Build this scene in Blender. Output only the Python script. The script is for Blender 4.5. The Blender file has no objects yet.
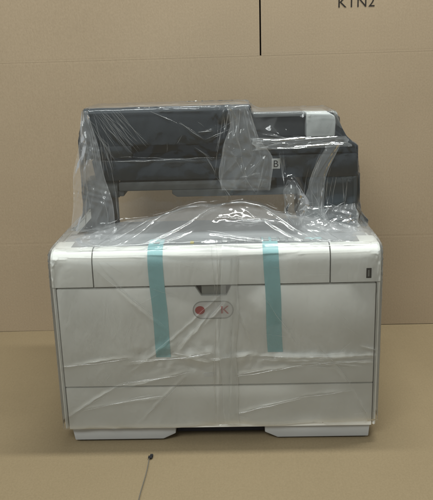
import bpy, bmesh, math, random
import numpy as np
from mathutils import Matrix, Vector, noise as mnoise

S = bpy.context.scene
COL = S.collection
rng = np.random.default_rng(7)
random.seed(7)

# ------------------------------------------------------------------ camera
cam_d = bpy.data.cameras.new("camera")
cam = bpy.data.objects.new("camera", cam_d)
COL.objects.link(cam)
cam_d.sensor_fit = 'HORIZONTAL'
cam_d.sensor_width = 36.0
cam_d.lens = 36.0 * 700.0 / 433.0
cam_d.clip_start = 0.02
cam_d.clip_end = 200.0
PITCH, ROLL, YAW = 0.2685, -0.0296, -0.029
_f = Vector((math.sin(YAW) * math.cos(PITCH), math.cos(YAW) * math.cos(PITCH), -math.sin(PITCH)))
_r = Vector((math.cos(YAW), -math.sin(YAW), 0.0))
_u = _r.cross(_f)
_c, _s = math.cos(ROLL), math.sin(ROLL)
_R, _U = _c * _r + _s * _u, -_s * _r + _c * _u
cam.matrix_world = Matrix(((_R.x, _U.x, -_f.x, 0.0351), (_R.y, _U.y, -_f.y, -1.0762),
                           (_R.z, _U.z, -_f.z, 0.6390), (0, 0, 0, 1)))
S.camera = cam

# ------------------------------------------------------------------ world, lamps, exposure
W = bpy.data.worlds.new("World")
S.world = W
W.use_nodes = True
bg = W.node_tree.nodes["Background"]
bg.inputs[0].default_value = (0.95, 1.0, 1.0, 1)
bg.inputs[1].default_value = 0.43


def lamp(name, loc, target, sx, sy, power, color):
    d = bpy.data.lights.new(name, 'AREA')
    d.shape = 'RECTANGLE'
    d.size, d.size_y = sx, sy
    d.energy = power
    d.color = color
    o = bpy.data.objects.new(name, d)
    o.location = loc
    o.rotation_euler = (Vector(target) - Vector(loc)).to_track_quat('-Z', 'Y').to_euler()
    COL.objects.link(o)
    return o


lamp("ceiling_tube_lamp", (0.36, 0.17, 2.35), (0.36, 0.175, 0), 1.3, 0.10, 39, (0.97, 1.0, 0.97))
lamp("ceiling_panel_lamp", (-0.70, -2.0, 2.15), (0.0, 0.4, 0.4), 1.3, 0.7, 37, (0.95, 1.0, 0.99))

S.view_settings.view_transform = 'Standard'
S.view_settings.look = 'None'
S.view_settings.exposure = 0.0
S.view_settings.gamma = 1.0
S.view_settings.use_curve_mapping = False
S.render.engine = 'CYCLES'
S.cycles.transparent_max_bounces = 24
S.cycles.max_bounces = 10
S.cycles.use_denoising = True
S.cycles.sample_clamp_indirect = 6.0


# ------------------------------------------------------------------ material helpers
def new_mat(name):
    m = bpy.data.materials.new(name)
    m.use_nodes = True
    nt = m.node_tree
    nt.nodes.clear()
    out = nt.nodes.new("ShaderNodeOutputMaterial")
    return m, nt, out


def plastic(name, col, rough=0.45, var=0.04, grain=900.0, bump=0.05, spec=0.4, metal=0.0):
    m, nt, out = new_mat(name)
    b = nt.nodes.new("ShaderNodeBsdfPrincipled")
    b.inputs["Roughness"].default_value = rough
    b.inputs["Metallic"].default_value = metal
    b.inputs["Specular IOR Level"].default_value = spec
    tc = nt.nodes.new("ShaderNodeTexCoord")
    n = nt.nodes.new("ShaderNodeTexNoise")
    n.inputs["Scale"].default_value = 9.0
    n.inputs["Detail"].default_value = 4.0
    nt.links.new(tc.outputs["Object"], n.inputs["Vector"])
    r = nt.nodes.new("ShaderNodeValToRGB")
    a = [c * (1 - var * 2) for c in col]
    z = [c * (1 + var * 2) for c in col]
    r.color_ramp.elements[0].color = (*a, 1)
    r.color_ramp.elements[0].position = 0.3
    r.color_ramp.elements[1].color = (*z, 1)
    r.color_ramp.elements[1].position = 0.7
    nt.links.new(n.outputs[0], r.inputs[0])
    nt.links.new(r.outputs[0], b.inputs["Base Color"])
    g = nt.nodes.new("ShaderNodeTexNoise")
    g.inputs["Scale"].default_value = grain
    nt.links.new(tc.outputs["Object"], g.inputs["Vector"])
    bp = nt.nodes.new("ShaderNodeBump")
    bp.inputs["Strength"].default_value = bump
    bp.inputs["Distance"].default_value = 0.002
    nt.links.new(g.outputs[0], bp.inputs["Height"])
    nt.links.new(bp.outputs[0], b.inputs["Normal"])
    nt.links.new(b.outputs[0], out.inputs[0])
    return m


def cardboard(name, col, flute_axis=0, flute=0.025):
    """kraft liner: blotches, fibres and the faint read-through of the corrugation"""
    m, nt, out = new_mat(name)
    N, L = nt.nodes.new, nt.links.new
    b = N("ShaderNodeBsdfPrincipled")
    b.inputs["Roughness"].default_value = 0.85
    b.inputs["Specular IOR Level"].default_value = 0.15
    tc = N("ShaderNodeTexCoord")
    big = N("ShaderNodeTexNoise")
    big.inputs["Scale"].default_value = 3.0
    big.inputs["Detail"].default_value = 5.0
    L(tc.outputs["Object"], big.inputs["Vector"])
    mp = N("ShaderNodeMapping")
    mp.inputs["Scale"].default_value = (420, 420, 240) if flute_axis == 0 else (420, 260, 420)
    L(tc.outputs["Object"], mp.inputs["Vector"])
    fib = N("ShaderNodeTexNoise")
    fib.inputs["Scale"].default_value = 1.0
    fib.inputs["Detail"].default_value = 3.0
    L(mp.outputs[0], fib.inputs["Vector"])
    wv = N("ShaderNodeTexWave")
    wv.bands_direction = 'X'
    wv.inputs["Scale"].default_value = 42.0
    wv.inputs["Distortion"].default_value = 0.6
    wv.inputs["Detail"].default_value = 2.0
    L(tc.outputs["Object"], wv.inputs["Vector"])

    def mix(a, bb, fac):
        k = N("ShaderNodeMix")
        k.data_type = 'RGBA'
        k.blend_type = 'MIX'
        k.inputs[0].default_value = fac
        return k
    r = N("ShaderNodeValToRGB")
    r.color_ramp.elements[0].color = (col[0] * .88, col[1] * .87, col[2] * .85, 1)
    r.color_ramp.elements[0].position = .3
    r.color_ramp.elements[1].color = (col[0] * 1.1, col[1] * 1.1, col[2] * 1.1, 1)
    r.color_ramp.elements[1].position = .72
    mth = N("ShaderNodeMath")
    mth.operation = 'MULTIPLY_ADD'
    mth.inputs[1].default_value = 0.5
    L(fib.outputs[0], mth.inputs[0])
    m2 = N("ShaderNodeMath")
    m2.operation = 'MULTIPLY'
    m2.inputs[1].default_value = 0.45
    L(big.outputs[0], m2.inputs[0])
    L(m2.outputs[0], mth.inputs[2])
    m3 = N("ShaderNodeMath")
    m3.operation = 'MULTIPLY_ADD'
    m3.inputs[1].default_value = flute
    L(wv.outputs[1], m3.inputs[0])
    L(mth.outputs[0], m3.inputs[2])
    L(m3.outputs[0], r.inputs[0])
    L(r.outputs[0], b.inputs["Base Color"])
    bp = N("ShaderNodeBump")
    bp.inputs["Strength"].default_value = 0.25
    bp.inputs["Distance"].default_value = 0.0015
    L(m3.outputs[0], bp.inputs["Height"])
    L(bp.outputs[0], b.inputs["Normal"])
    L(b.outputs[0], out.inputs[0])
    return m


def film_mat(name, haze0, haze1, gloss=1.6, rough=0.09, bump=0.35):
    """clear polythene: transparent face on, milky at a slant, shiny on every crease"""
    m, nt, out = new_mat(name)
    N, L = nt.nodes.new, nt.links.new
    tc = N("ShaderNodeTexCoord")
    mp = N("ShaderNodeMapping")
    mp.inputs["Rotation"].default_value = (0.3, 0.5, 0.2)
    mp.inputs["Scale"].default_value = (60, 60, 22)
    L(tc.outputs["Object"], mp.inputs["Vector"])
    n1 = N("ShaderNodeTexNoise")
    n1.inputs["Scale"].default_value = 1.0
    n1.inputs["Detail"].default_value = 5.0
    n1.inputs["Distortion"].default_value = 1.2
    L(mp.outputs[0], n1.inputs["Vector"])
    bp = N("ShaderNodeBump")
    bp.inputs["Strength"].default_value = bump
    bp.inputs["Distance"].default_value = 0.006
    L(n1.outputs[0], bp.inputs["Height"])
    lw = N("ShaderNodeLayerWeight")
    lw.inputs["Blend"].default_value = 0.5
    pw = N("ShaderNodeMath")
    pw.operation = 'POWER'
    pw.inputs[1].default_value = 3.6
    L(lw.outputs["Facing"], pw.inputs[0])
    hz = N("ShaderNodeMath")
    hz.operation = 'MULTIPLY_ADD'
    hz.use_clamp = True
    hz.inputs[1].default_value = haze1
    hz.inputs[2].default_value = haze0
    L(pw.outputs[0], hz.inputs[0])
    mp2 = N("ShaderNodeMapping")
    mp2.inputs["Rotation"].default_value = (0.0, 0.6, 0.0)
    mp2.inputs["Scale"].default_value = (14, 14, 5)
    L(tc.outputs["Object"], mp2.inputs["Vector"])
    n2 = N("ShaderNodeTexNoise")
    n2.inputs["Scale"].default_value = 1.0
    n2.inputs["Detail"].default_value = 6.0
    n2.inputs["Distortion"].default_value = 1.5
    L(mp2.outputs[0], n2.inputs["Vector"])
    rg = N("ShaderNodeMapRange")
    rg.inputs["From Min"].default_value = 0.35
    rg.inputs["From Max"].default_value = 0.7
    rg.inputs["To Min"].default_value = haze0 * 0.92
    rg.inputs["To Max"].default_value = haze0 * 1.12
    L(n2.outputs[0], rg.inputs["Value"])
    at = N("ShaderNodeAttribute")
    at.attribute_name = "layers"
    ad = N("ShaderNodeMath")
    ad.operation = 'MULTIPLY_ADD'
    ad.inputs[1].default_value = 0.16
    L(at.outputs["Fac"], ad.inputs[0])
    L(rg.outputs[0], ad.inputs[2])
    L(ad.outputs[0], hz.inputs[2])
    tr = N("ShaderNodeBsdfTransparent")
    tr.inputs[0].default_value = (0.985, 0.99, 0.985, 1)
    df = N("ShaderNodeBsdfDiffuse")
    df.inputs[0].default_value = (0.92, 0.94, 0.94, 1)
    tl = N("ShaderNodeBsdfTranslucent")
    tl.inputs[0].default_value = (0.92, 0.94, 0.94, 1)
    dm = N("ShaderNodeMixShader")
    dm.inputs[0].default_value = 0.3
    L(df.outputs[0], dm.inputs[1])
    L(tl.outputs[0], dm.inputs[2])
    m1 = N("ShaderNodeMixShader")
    L(hz.outputs[0], m1.inputs[0])
    L(tr.outputs[0], m1.inputs[1])
    L(dm.outputs[0], m1.inputs[2])
    fr = N("ShaderNodeFresnel")
    fr.inputs[0].default_value = 1.5
    L(bp.outputs[0], fr.inputs["Normal"])
    fm = N("ShaderNodeMath")
    fm.operation = 'MULTIPLY'
    fm.use_clamp = True
    fm.inputs[1].default_value = gloss
    L(fr.outputs[0], fm.inputs[0])
    gl = N("ShaderNodeBsdfGlossy")
    gl.inputs["Roughness"].default_value = rough
    L(bp.outputs[0], gl.inputs["Normal"])
    m2 = N("ShaderNodeMixShader")
    L(fm.outputs[0], m2.inputs[0])
    L(m1.outputs[0], m2.inputs[1])
    L(gl.outputs[0], m2.inputs[2])
    L(m2.outputs[0], out.inputs[0])
    return m


MAT = dict(
    carton=cardboard("carton_kraft", (0.402, 0.314, 0.214)),
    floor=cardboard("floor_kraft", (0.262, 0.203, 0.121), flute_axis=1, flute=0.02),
    slot_shade=plastic("carton_slot_shade", (0.035, 0.027, 0.02), 0.9, spec=0.1),  # shade inside the slot, put into the colour
    ink=plastic("printed_ink", (0.035, 0.03, 0.026), 0.8, spec=0.1),
    shell=plastic("warm_grey_shell", (0.82, 0.822, 0.785), 0.3, 0.015, 1400, 0.06),
    shell_dim=plastic("grey_recess_shell", (0.25, 0.255, 0.235), 0.5, 0.02),
    frame=plastic("dark_inner_frame", (0.02, 0.018, 0.024), 0.7),
    slate=plastic("slate_scanner_shell", (0.031, 0.039, 0.046), 0.5, 0.05, 1300, 0.2),
    slate_dark=plastic("slate_deep_recess", (0.016, 0.018, 0.02), 0.6),
    slate_mid=plastic("mid_grey_scanner_base", (0.135, 0.143, 0.143), 0.45, 0.03),
    teal_slate=plastic("blue_grey_column", (0.026, 0.045, 0.058), 0.35, 0.04),
    deck=plastic("grey_deck", (0.26, 0.27, 0.275), 0.5, 0.03),
    key=plastic("grey_keycaps", (0.33, 0.34, 0.34), 0.7),
    key_green=plastic("green_key", (0.05, 0.33, 0.28), 0.4),
    key_yellow=plastic("yellow_key", (0.55, 0.45, 0.06), 0.4),
    white=plastic("pale_grey_plastic", (0.55, 0.57, 0.56), 0.45, 0.02),
    foot=plastic("pale_foot_plastic", (0.42, 0.42, 0.41), 0.4, 0.03),
    badge_pale=plastic("badge_pale_plastic", (0.74, 0.74, 0.72), 0.4, 0.02),
    badge_rim=plastic("badge_rim_plastic", (0.42, 0.42, 0.40), 0.5, 0.02),
    sticker=plastic("white_sticker", (0.68, 0.69, 0.67), 0.5, 0.02),
    red=plastic("red_badge_ink", (0.45, 0.06, 0.06), 0.4),
    black=plastic("matt_black", (0.012, 0.012, 0.013), 0.55),
    wire=plastic("grey_wire_coating", (0.14, 0.13, 0.11), 0.5),
    chrome=plastic("bright_glint", (0.7, 0.7, 0.72), 0.2, metal=0.9),
    tape=plastic("teal_packing_tape", (0.35, 0.60, 0.62), 0.38, 0.05, 700, 0.1),
    film=film_mat("clear_film", 0.030, 0.45, 1.25, 0.09, 0.07),
    film_fold=film_mat("folded_film", 0.13, 0.20, 1.0, 0.11, 0.2),
    film_crease=film_mat("creased_film", 0.14, 0.3, 4.5, 0.17, 0.1),
)


# ------------------------------------------------------------------ geometry helpers
def link(name, bm, mat, parent=None, smooth=None, world_origin=None):
    me = bpy.data.meshes.new(name)
    bmesh.ops.recalc_face_normals(bm, faces=bm.faces[:])
    o = bpy.data.objects.new(name, me)
    COL.objects.link(o)
    org = Vector((0, 0, 0))
    q = parent
    while q is not None:
        org += q.location
        q = q.parent
    if world_origin is not None:
        o.location = Vector(world_origin) - org
        org = Vector(world_origin)
    bmesh.ops.translate(bm, verts=bm.verts[:], vec=-org)
    bm.to_mesh(me)
    bm.free()
    me.materials.append(MAT[mat])
    if parent is not None:
        o.parent = parent
    if smooth is not None:
        for p in me.polygons:
            p.use_smooth = True
        me.set_sharp_from_angle(angle=math.radians(smooth))
    return o


def tag(o, label, cat, group=None, kind=None):
    o["label"], o["category"] = label, cat
    if group:
        o["group"] = group
    if kind:
        o["kind"] = kind
    return o


def box(bm, x0, x1, y0, y1, z0, z1, bevel=0.0, seg=2):
    t = bmesh.new()
    bmesh.ops.create_cube(t, size=1.0)
    for v in t.verts:
        v.co = Vector(((x0 + x1) / 2 + v.co.x * (x1 - x0), (y0 + y1) / 2 + v.co.y * (y1 - y0),
                       (z0 + z1) / 2 + v.co.z * (z1 - z0)))
    if bevel > 0:
        bmesh.ops.bevel(t, geom=t.edges[:], offset=bevel, segments=seg, profile=0.5, affect='EDGES')
    merge(bm, t)


def merge(bm, t):
    me = bpy.data.meshes.new("scratch")
    t.to_mesh(me)
    t.free()
    bm.from_mesh(me)
    bpy.data.meshes.remove(me)


def prism(bm, pts, axis, a0, a1, bevel=0.0, seg=2):
    """extrude a 2-D polygon: axis 'y' takes (x, z) points, axis 'x' takes (y, z) points"""
    t = bmesh.new()

    def P(p, a):
        return Vector((p[0], a, p[1])) if axis == 'y' else (Vector((a, p[0], p[1])) if axis == 'x' else Vector((p[0], p[1], a)))
    lo = [t.verts.new(P(p, a0)) for p in pts]
    hi = [t.verts.new(P(p, a1)) for p in pts]
    t.faces.new(lo)
    t.faces.new(hi[::-1])
    n = len(pts)
    for i in range(n):
        t.faces.new((lo[i], hi[i], hi[(i + 1) % n], lo[(i + 1) % n]))
    bmesh.ops.recalc_face_normals(t, faces=t.faces[:])
    if bevel > 0:
        bmesh.ops.bevel(t, geom=t.edges[:], offset=bevel, segments=seg, profile=0.5, affect='EDGES')
    merge(bm, t)


def disc_y(bm, cx, cz, rx, rz, y0, y1, n=28):
    prism(bm, [(cx + rx * math.cos(2 * math.pi * k / n), cz + rz * math.sin(2 * math.pi * k / n)) for k in range(n)], 'y', y0, y1)


def pill(cx, cz, hx, hz, n=12):
    pts = []
    for k in range(n + 1):
        a = -math.pi / 2 + math.pi * k / n
        pts.append((cx + hx - hz + hz * math.cos(a), cz + hz * math.sin(a)))
    for k in range(n + 1):
        a = math.pi / 2 + math.pi * k / n
        pts.append((cx - hx + hz + hz * math.cos(a), cz + hz * math.sin(a)))
    return pts


def ring_y(bm, outer, inner, y0, y1):
    """flat band between two outlines of equal point count, standing along y"""
    t = bmesh.new()
    n = len(outer)
    o0 = [t.verts.new((p[0], y0, p[1])) for p in outer]
    i0 = [t.verts.new((p[0], y0, p[1])) for p in inner]
    o1 = [t.verts.new((p[0], y1, p[1])) for p in outer]
    i1 = [t.verts.new((p[0], y1, p[1])) for p in inner]
    for k in range(n):
        j = (k + 1) % n
        t.faces.new((o0[k], o0[j], i0[j], i0[k]))
        t.faces.new((o1[k], i1[k], i1[j], o1[j]))
        t.faces.new((o0[k], o1[k], o1[j], o0[j]))
        t.faces.new((i0[k], i0[j], i1[j], i1[k]))
    merge(bm, t)


def tube(bm, pts, r, n=8):
    t = bmesh.new()
    rings = []
    for i, p in enumerate(pts):
        p = Vector(p)
        d = (Vector(pts[min(i + 1, len(pts) - 1)]) - Vector(pts[max(i - 1, 0)])).normalized()
        a = d.cross(Vector((0, 0, 1)))
        if a.length < 1e-4:
            a = d.cross(Vector((0, 1, 0)))
        a.normalize()
        b = d.cross(a)
        rings.append([t.verts.new(p + r * (math.cos(2 * math.pi * k / n) * a + math.sin(2 * math.pi * k / n) * b)) for k in range(n)])
    for i in range(len(rings) - 1):
        for k in range(n):
            t.faces.new((rings[i][k], rings[i][(k + 1) % n], rings[i + 1][(k + 1) % n], rings[i + 1][k]))
    t.faces.new(rings[0][::-1])
    t.faces.new(rings[-1])
    merge(bm, t)


def text_bm(txt, size, x, y, z, extrude=0.0003):
    c = bpy.data.curves.new("lettering", 'FONT')
    c.body = txt
    c.size = size
    c.extrude = extrude
    c.space_character = 1.08
    o = bpy.data.objects.new("lettering_scratch", c)
    COL.objects.link(o)
    dg = bpy.context.evaluated_depsgraph_get()
    me = bpy.data.meshes.new_from_object(o.evaluated_get(dg))
    bpy.data.objects.remove(o)
    bm = bmesh.new()
    bm.from_mesh(me)
    bpy.data.meshes.remove(me)
    bmesh.ops.transform(bm, matrix=Matrix.Translation((x, y, z)) @ Matrix.Rotation(math.pi / 2, 4, 'X'), verts=bm.verts[:])
    return bm


def root(name, loc):
    o = bpy.data.objects.new(name, None)
    o.location = loc
    o.empty_display_size = 0.05
    COL.objects.link(o)
    return o


# ------------------------------------------------------------------ the setting: floor
bm = bmesh.new()
nx, ny = 120, 120
vs = []
for j in range(ny + 1):
    row = []
    for i in range(nx + 1):
        x = -2.4 + 4.8 * i / nx
        y = -2.6 + 4.2 * j / ny
        z = 0.0006 * mnoise.noise(Vector((x * 7, y * 7, 1.4))) + 0.0012 * mnoise.noise(Vector((x * 2.2, y * 2.2, 0.4)))
        row.append(bm.verts.new((x, y, z - 0.0015)))
    vs.append(row)
for j in range(ny):
    for i in range(nx):
        bm.faces.new((vs[j][i], vs[j][i + 1], vs[j + 1][i + 1], vs[j + 1][i]))
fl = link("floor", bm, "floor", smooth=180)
fl["kind"] = "structure"

# ------------------------------------------------------------------ the big carton behind
YW = 0.53
carton = root("cardboard_carton", (0.1, YW, 0))
tag(carton, "big brown cardboard carton with open flaps and black lettering standing behind the wrapped printer", "carton")
SLOT = 0.0985
ZC = 0.640
XL, XR = -1.35, 1.25


def board(name, x0, x1, z0, z1, creases, y=YW):
    """one sheet of board; creases are (z, depth) scored lines"""
    b = bmesh.new()
    zs = {z0, z1}
    for zc, dp in creases:
        for k in (-0.005, -0.0022, 0, 0.0022, 0.005):
            if z0 < zc + k < z1:
                zs.add(zc + k)
    for k in range(13):
        zs.add(z0 + (z1 - z0) * k / 12)
    zs = sorted(zs)
    xs = [x0 + (x1 - x0) * k / 40 for k in range(41)]
    F, B = [], []
    for z in zs:
        dep = 0
        for zc, dp in creases:
            d = abs(z - zc)
            if d < 0.001:
                dep += dp
            elif d < 0.003:
                dep += -dp * 0.35
        F.append([b.verts.new((x, y + dep + (0.0025 * mnoise.noise(Vector((x * 1.7, z * 1.7, 3.1))) + 0.0011 * mnoise.noise(Vector((x * 6.1, z * 5.3, 8.7)))) * min(1, z / .2), z)) for x in xs])
        B.append([b.verts.new((x, y + 0.008, z)) for x in xs])
    R, Cn = len(zs), len(xs)
    for j in range(R - 1):
        for i in range(Cn - 1):
            b.faces.new((F[j][i], F[j][i + 1], F[j + 1][i + 1], F[j + 1][i]))
            b.faces.new((B[j][i], B[j + 1][i], B[j + 1][i + 1], B[j][i + 1]))
        b.faces.new((F[j][0], F[j + 1][0], B[j + 1][0], B[j][0]))
        b.faces.new((F[j][-1], B[j][-1], B[j + 1][-1], F[j + 1][-1]))
    for i in range(Cn - 1):
        b.faces.new((F[0][i], B[0][i], B[0][i + 1], F[0][i + 1]))
        b.faces.new((F[-1][i], F[-1][i + 1], B[-1][i + 1], B[-1][i]))
    return link(name, b, "carton", carton, smooth=50)


board("front_panel", XL, XR, 0.0, ZC, [(0.222, 0.0002), (ZC - 0.001, 0.00012)])
board("flap", XL, SLOT - 0.0018, ZC + 0.0001, 1.15, [(ZC + 0.0016, 0.00012)])
fr_ = board("flap", SLOT + 0.0018, XR, ZC + 0.0001, 1.15, [(ZC + 0.0016, 0.00012)])
# backing sheet behind the slot, its near-black colour paints the shade inside
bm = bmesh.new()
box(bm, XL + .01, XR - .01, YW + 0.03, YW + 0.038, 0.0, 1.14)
link("slot_backing", bm, "slot_shade", carton)
for x in (XL, XR - .008):
    bm = bmesh.new()
    box(bm, x, x + .008, YW + 0.0085, YW + 0.6, 0, ZC)
    link("side_panel", bm, "carton", carton)
bm = text_bm("KTN2", 0.0305, 0.2655, YW, 0.7352, 0.0001)
for v in bm.verts:
    v.co.y += 0.0025 * mnoise.noise(Vector((v.co.x * 1.7, v.co.z * 1.7, 3.1))) + 0.0011 * mnoise.noise(Vector((v.co.x * 6.1, v.co.z * 5.3, 8.7))) - 0.0004
link("lettering", bm, "ink", fr_)

# ------------------------------------------------------------------ the printer
pr = root("office_printer", (0, 0.24, 0))
tag(pr, "light grey office printer with dark slate scanner on top, wrapped in clear plastic film", "printer")

# inner frame, seen only as dark seams
bm = bmesh.new()
box(bm, -0.2575, 0.2575, 0.014, 0.060, 0.027, 0.336)
box(bm, -0.2575, 0.2575, 0.0605, 0.372, 0.027, 0.290)
box(bm, -0.2575, 0.2575, 0.030, 0.372, 0.0275, 0.029)
body = link("body", bm, "frame", pr)

# side panels (the pale strip beside the seams)
for s in (-1, 1):
    b = bmesh.new()
    pts = []
    for (x, y) in ((0.2612, 0.004), (0.2635, 0.0015), (0.266, 0.004), (0.2675, 0.010), (0.2675, 0.376), (0.2580, 0.376), (0.2580, 0.020), (0.2612, 0.020)):
        pts.append((s * x, y))
    prism(b, pts, 'z', 0.028, 0.2825)
    link("side_panel", b, "shell", pr, smooth=40)


def cap_profile(r=0.024, z0=0.2845, z1=0.3455, y1=0.062):
    pts = [(0.0, z0)]
    n = 12
    for k in range(n + 1):
        a = math.pi / 2 * k / n
        pts.append((r - r * math.cos(a), z1 - r + r * math.sin(a)))
    pts += [(y1, z1), (y1, z1 - 0.006), (0.030, z1 - 0.008), (0.016, z1 - 0.03), (0.016, z0)]
    return pts


# upper front: wide cover between two corner covers, rounded over at the top
b = bmesh.new()
prism(b, cap_profile(), 'x', -0.1965, 0.1843)
link("top_cover", b, "shell", pr, smooth=35)
for s, x0 in ((-1, -0.1985), (1, 0.1863)):
    b = bmesh.new()
    prism(b, cap_profile(), 'x', x0, s * 0.2612)
    # rounded outer shoulder
    pts = []
    prof = cap_profile()
    t = bmesh.new()
    rings = []
    for (xo, ins) in ((0.2612, 0.0), (0.2650, 0.0012), (0.2672, 0.0042), (0.2678, 0.010)):
        ring = []
        for (y, z) in prof:
            ring.append(t.verts.new((s * xo, y + ins, z - ins * (1 if z > 0.315 else 0))))
        rings.append(ring)
    for a in range(3):
        for k in range(len(prof)):
            j = (k + 1) % len(prof)
            t.faces.new((rings[a][k], rings[a][j], rings[a + 1][j], rings[a + 1][k]))
    t.faces.new(rings[-1])
    merge(b, t)
    box(b, s * 0.2580 if s < 0 else 0.2580, s * 0.2676 if s < 0 else 0.2676, 0.066, 0.376, 0.2845, 0.333, 0.002)
    cc = link("corner_cover", b, "shell", pr, smooth=35)
    if s > 0:
        u = bmesh.new()
        box(u, 0.2428, 0.2512, -0.0007, 0.004, 0.2905, 0.3075, 0.0008)
        up = link("usb_port", u, "black", cc)
        u = bmesh.new()
        box(u, 0.2452, 0.2478, -0.0016, 0.0, 0.2935, 0.3045, 0.0004)
        link("contact_tongue", u, "shell_dim", up)

# front door with its finger notch
NX0, NX1, ND = -0.0325, 0.0255, 0.0155
b = bmesh.new()
dpts = [(-0.2590, 0.1075), (0.2590, 0.1075), (0.2590, 0.2815), (NX1, 0.2815), (NX1 - 0.0075, 0.2815 - ND), (NX0 + 0.0095, 0.2815 - ND), (NX0, 0.2815), (-0.2590, 0.2815)]
prism(b, dpts, 'y', 0.0, 0.0125, 0.0012, 2)
door = link("front_door", b, "shell", pr, smooth=35)
b = bmesh.new()
box(b, NX0 + 0.010, NX1 - 0.0085, 0.0068, 0.0105, 0.2660, 0.2812)
link("finger_recess", b, "shell_dim", door)
# badge: oval outline, red disc, red mark
b = bmesh.new()
CX, CZ = -0.0045, 0.2415
ring_y(b, pill(CX, CZ, 0.0335, 0.0155), pill(CX, CZ, 0.0318, 0.0138), -0.0008, 0.001)
badge = link("badge", b, "badge_rim", door)
b = bmesh.new()
prism(b, pill(CX, CZ, 0.0316, 0.0136), 'y', -0.00055, 0.001)
link("badge_plate", b, "badge_pale", badge)
b = bmesh.new()
disc_y(b, CX - 0.0215, CZ, 0.0080, 0.0072, -0.0009, 0.0009)
link("red_disc", b, "red", badge, smooth=40)
b = bmesh.new()
box(b, CX + 0.0131, CX + 0.0160, -0.0009, 0.0009, CZ - 0.0062, CZ + 0.0062)
prism(b, [(CX + .0155, CZ + .0005), (CX + .0225, CZ + .0068), (CX + .0255, CZ + .0068), (CX + .0175, CZ - .0008)], 'y', -0.00088, 0.0009)
prism(b, [(CX + .0168, CZ - .0002), (CX + .0188, CZ + .0012), (CX + .0258, CZ - .0068), (CX + .0228, CZ - .0068)], 'y', -0.00086, 0.0009)
link("red_mark", b, "red", badge)

# paper drawer
b = bmesh.new()
box(b, -0.2585, 0.2590, 0.0, 0.0125, 0.0275, 0.1055, 0.0012, 2)
drawer = link("paper_drawer", b, "shell", pr, smooth=35)
b = bmesh.new()
prism(b, pill(-0.0135, 0.1265, 0.0105, 0.0032), 'y', -0.0013, 0.002)
link("door_glint", b, "badge_pale", door, smooth=40)  # pale pill standing in for a glint on the film

# feet left and right of a dark plinth
for pts in ([(-0.2520, 0.0025), (-0.0980, 0.0025), (-0.0760, 0.0130), (-0.0760, 0.0268), (-0.2560, 0.0268)],
            [(0.1000, 0.0025), (0.2560, 0.0025), (0.2580, 0.0268), (0.0780, 0.0268), (0.0780, 0.0130)]):
    b = bmesh.new()
    prism(b, pts, 'y', 0.0075, 0.36, 0.0015, 2)
    ft = link("foot", b, "foot", pr, smooth=40)
    b = bmesh.new()
    x0, x1 = min(p[0] for p in pts[:2]) + .004, max(p[0] for p in pts[:2]) - .004
    box(b, x0, x1, 0.013, 0.35, 0.0, 0.0026)
    link("foot_gap_shade", b, "black", ft)  # black strip painting the shaded gap under the foot
b = bmesh.new()
box(b, -0.0755, 0.0775, 0.030, 0.35, 0.004, 0.0266)
plinth = link("plinth", b, "frame", pr)

# deck: control panel at the front, sunken output tray behind
b = bmesh.new()
prism(b, [(0.063, 0.3435), (0.116, 0.3450), (0.150, 0.333), (0.26, 0.317), (0.370, 0.307), (0.370, 0.299), (0.063, 0.330)], 'x', -0.2550, 0.2550, 0.001)
link("output_tray", b, "deck", pr, smooth=30)
b = bmesh.new()
prism(b, [(0.0255, 0.3460), (0.061, 0.3470), (0.061, 0.340), (0.0255, 0.340)], 'x', -0.235, 0.235)
panel = link("control_panel", b, "deck", pr)
for i in range(9):
    for j in range(2):
        b = bmesh.new()
        x = 0.012 + i * 0.0135
        y = 0.031 + j * 0.014
        box(b, x, x + 0.0095, y, y + 0.009, 0.3455, 0.3492, 0.0012)
        link("key", b, "key", panel, smooth=40)
for (x0, x1, m) in ((-0.0400, -0.0335, "key_yellow"), (0.1450, 0.1560, "key"), (-0.075, -0.064, "key"), (-0.10, -0.09, "key")):
    b = bmesh.new()
    box(b, x0, x1, 0.030, 0.037, 0.3455, 0.3492, 0.0012)
    k = link("key", b, m, panel, smooth=40)
    if m == "key_yellow":
        k["label"] = "small yellow key"

# columns carrying the scanner
b = bmesh.new()
prism(b, [(-0.244, 0.24), (-0.222, 0.225), (-0.208, 0.24), (-0.208, 0.36), (-0.244, 0.36)], 'z', 0.30, 0.409, 0.003)
link("column", b, "slate_mid", pr, smooth=40)
b = bmesh.new()
prism(b, [(0.158, 0.140), (0.170, 0.124), (0.240, 0.124), (0.2495, 0.134), (0.2495, 0.36), (0.158, 0.36)], 'z', 0.325, 0.4355, 0.003)
link("column", b, "teal_slate", pr, smooth=40)

# scanner base (the grey layer under the lid)
b = bmesh.new()
box(b, -0.168, 0.094, 0.126, 0.37, 0.4175, 0.4345, 0.004)
prism(b, [(-0.0745, 0.4180), (-0.0745, 0.4110), (-0.066, 0.4052), (0.15, 0.4052), (0.15, 0.4180)], 'y', 0.128, 0.36, 0.0015)
scb = link("scanner_base", b, "slate_mid", pr, smooth=40)
# hinge barrel at its left end
b = bmesh.new()
t = bmesh.new()
bmesh.ops.create_cone(t, cap_ends=True, segments=32, radius1=0.0155, radius2=0.0155, depth=0.052)
bmesh.ops.transform(t, matrix=Matrix.Translation((-0.1955, 0.142, 0.4200)) @ Matrix.Rotation(math.pi / 2, 4, 'Y'), verts=t.verts[:])
merge(b, t)
box(b, -0.178, -0.160, 0.136, 0.20, 0.4070, 0.4170, 0.002)
link("hinge_barrel", b, "slate_mid", pr, smooth=40)

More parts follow.
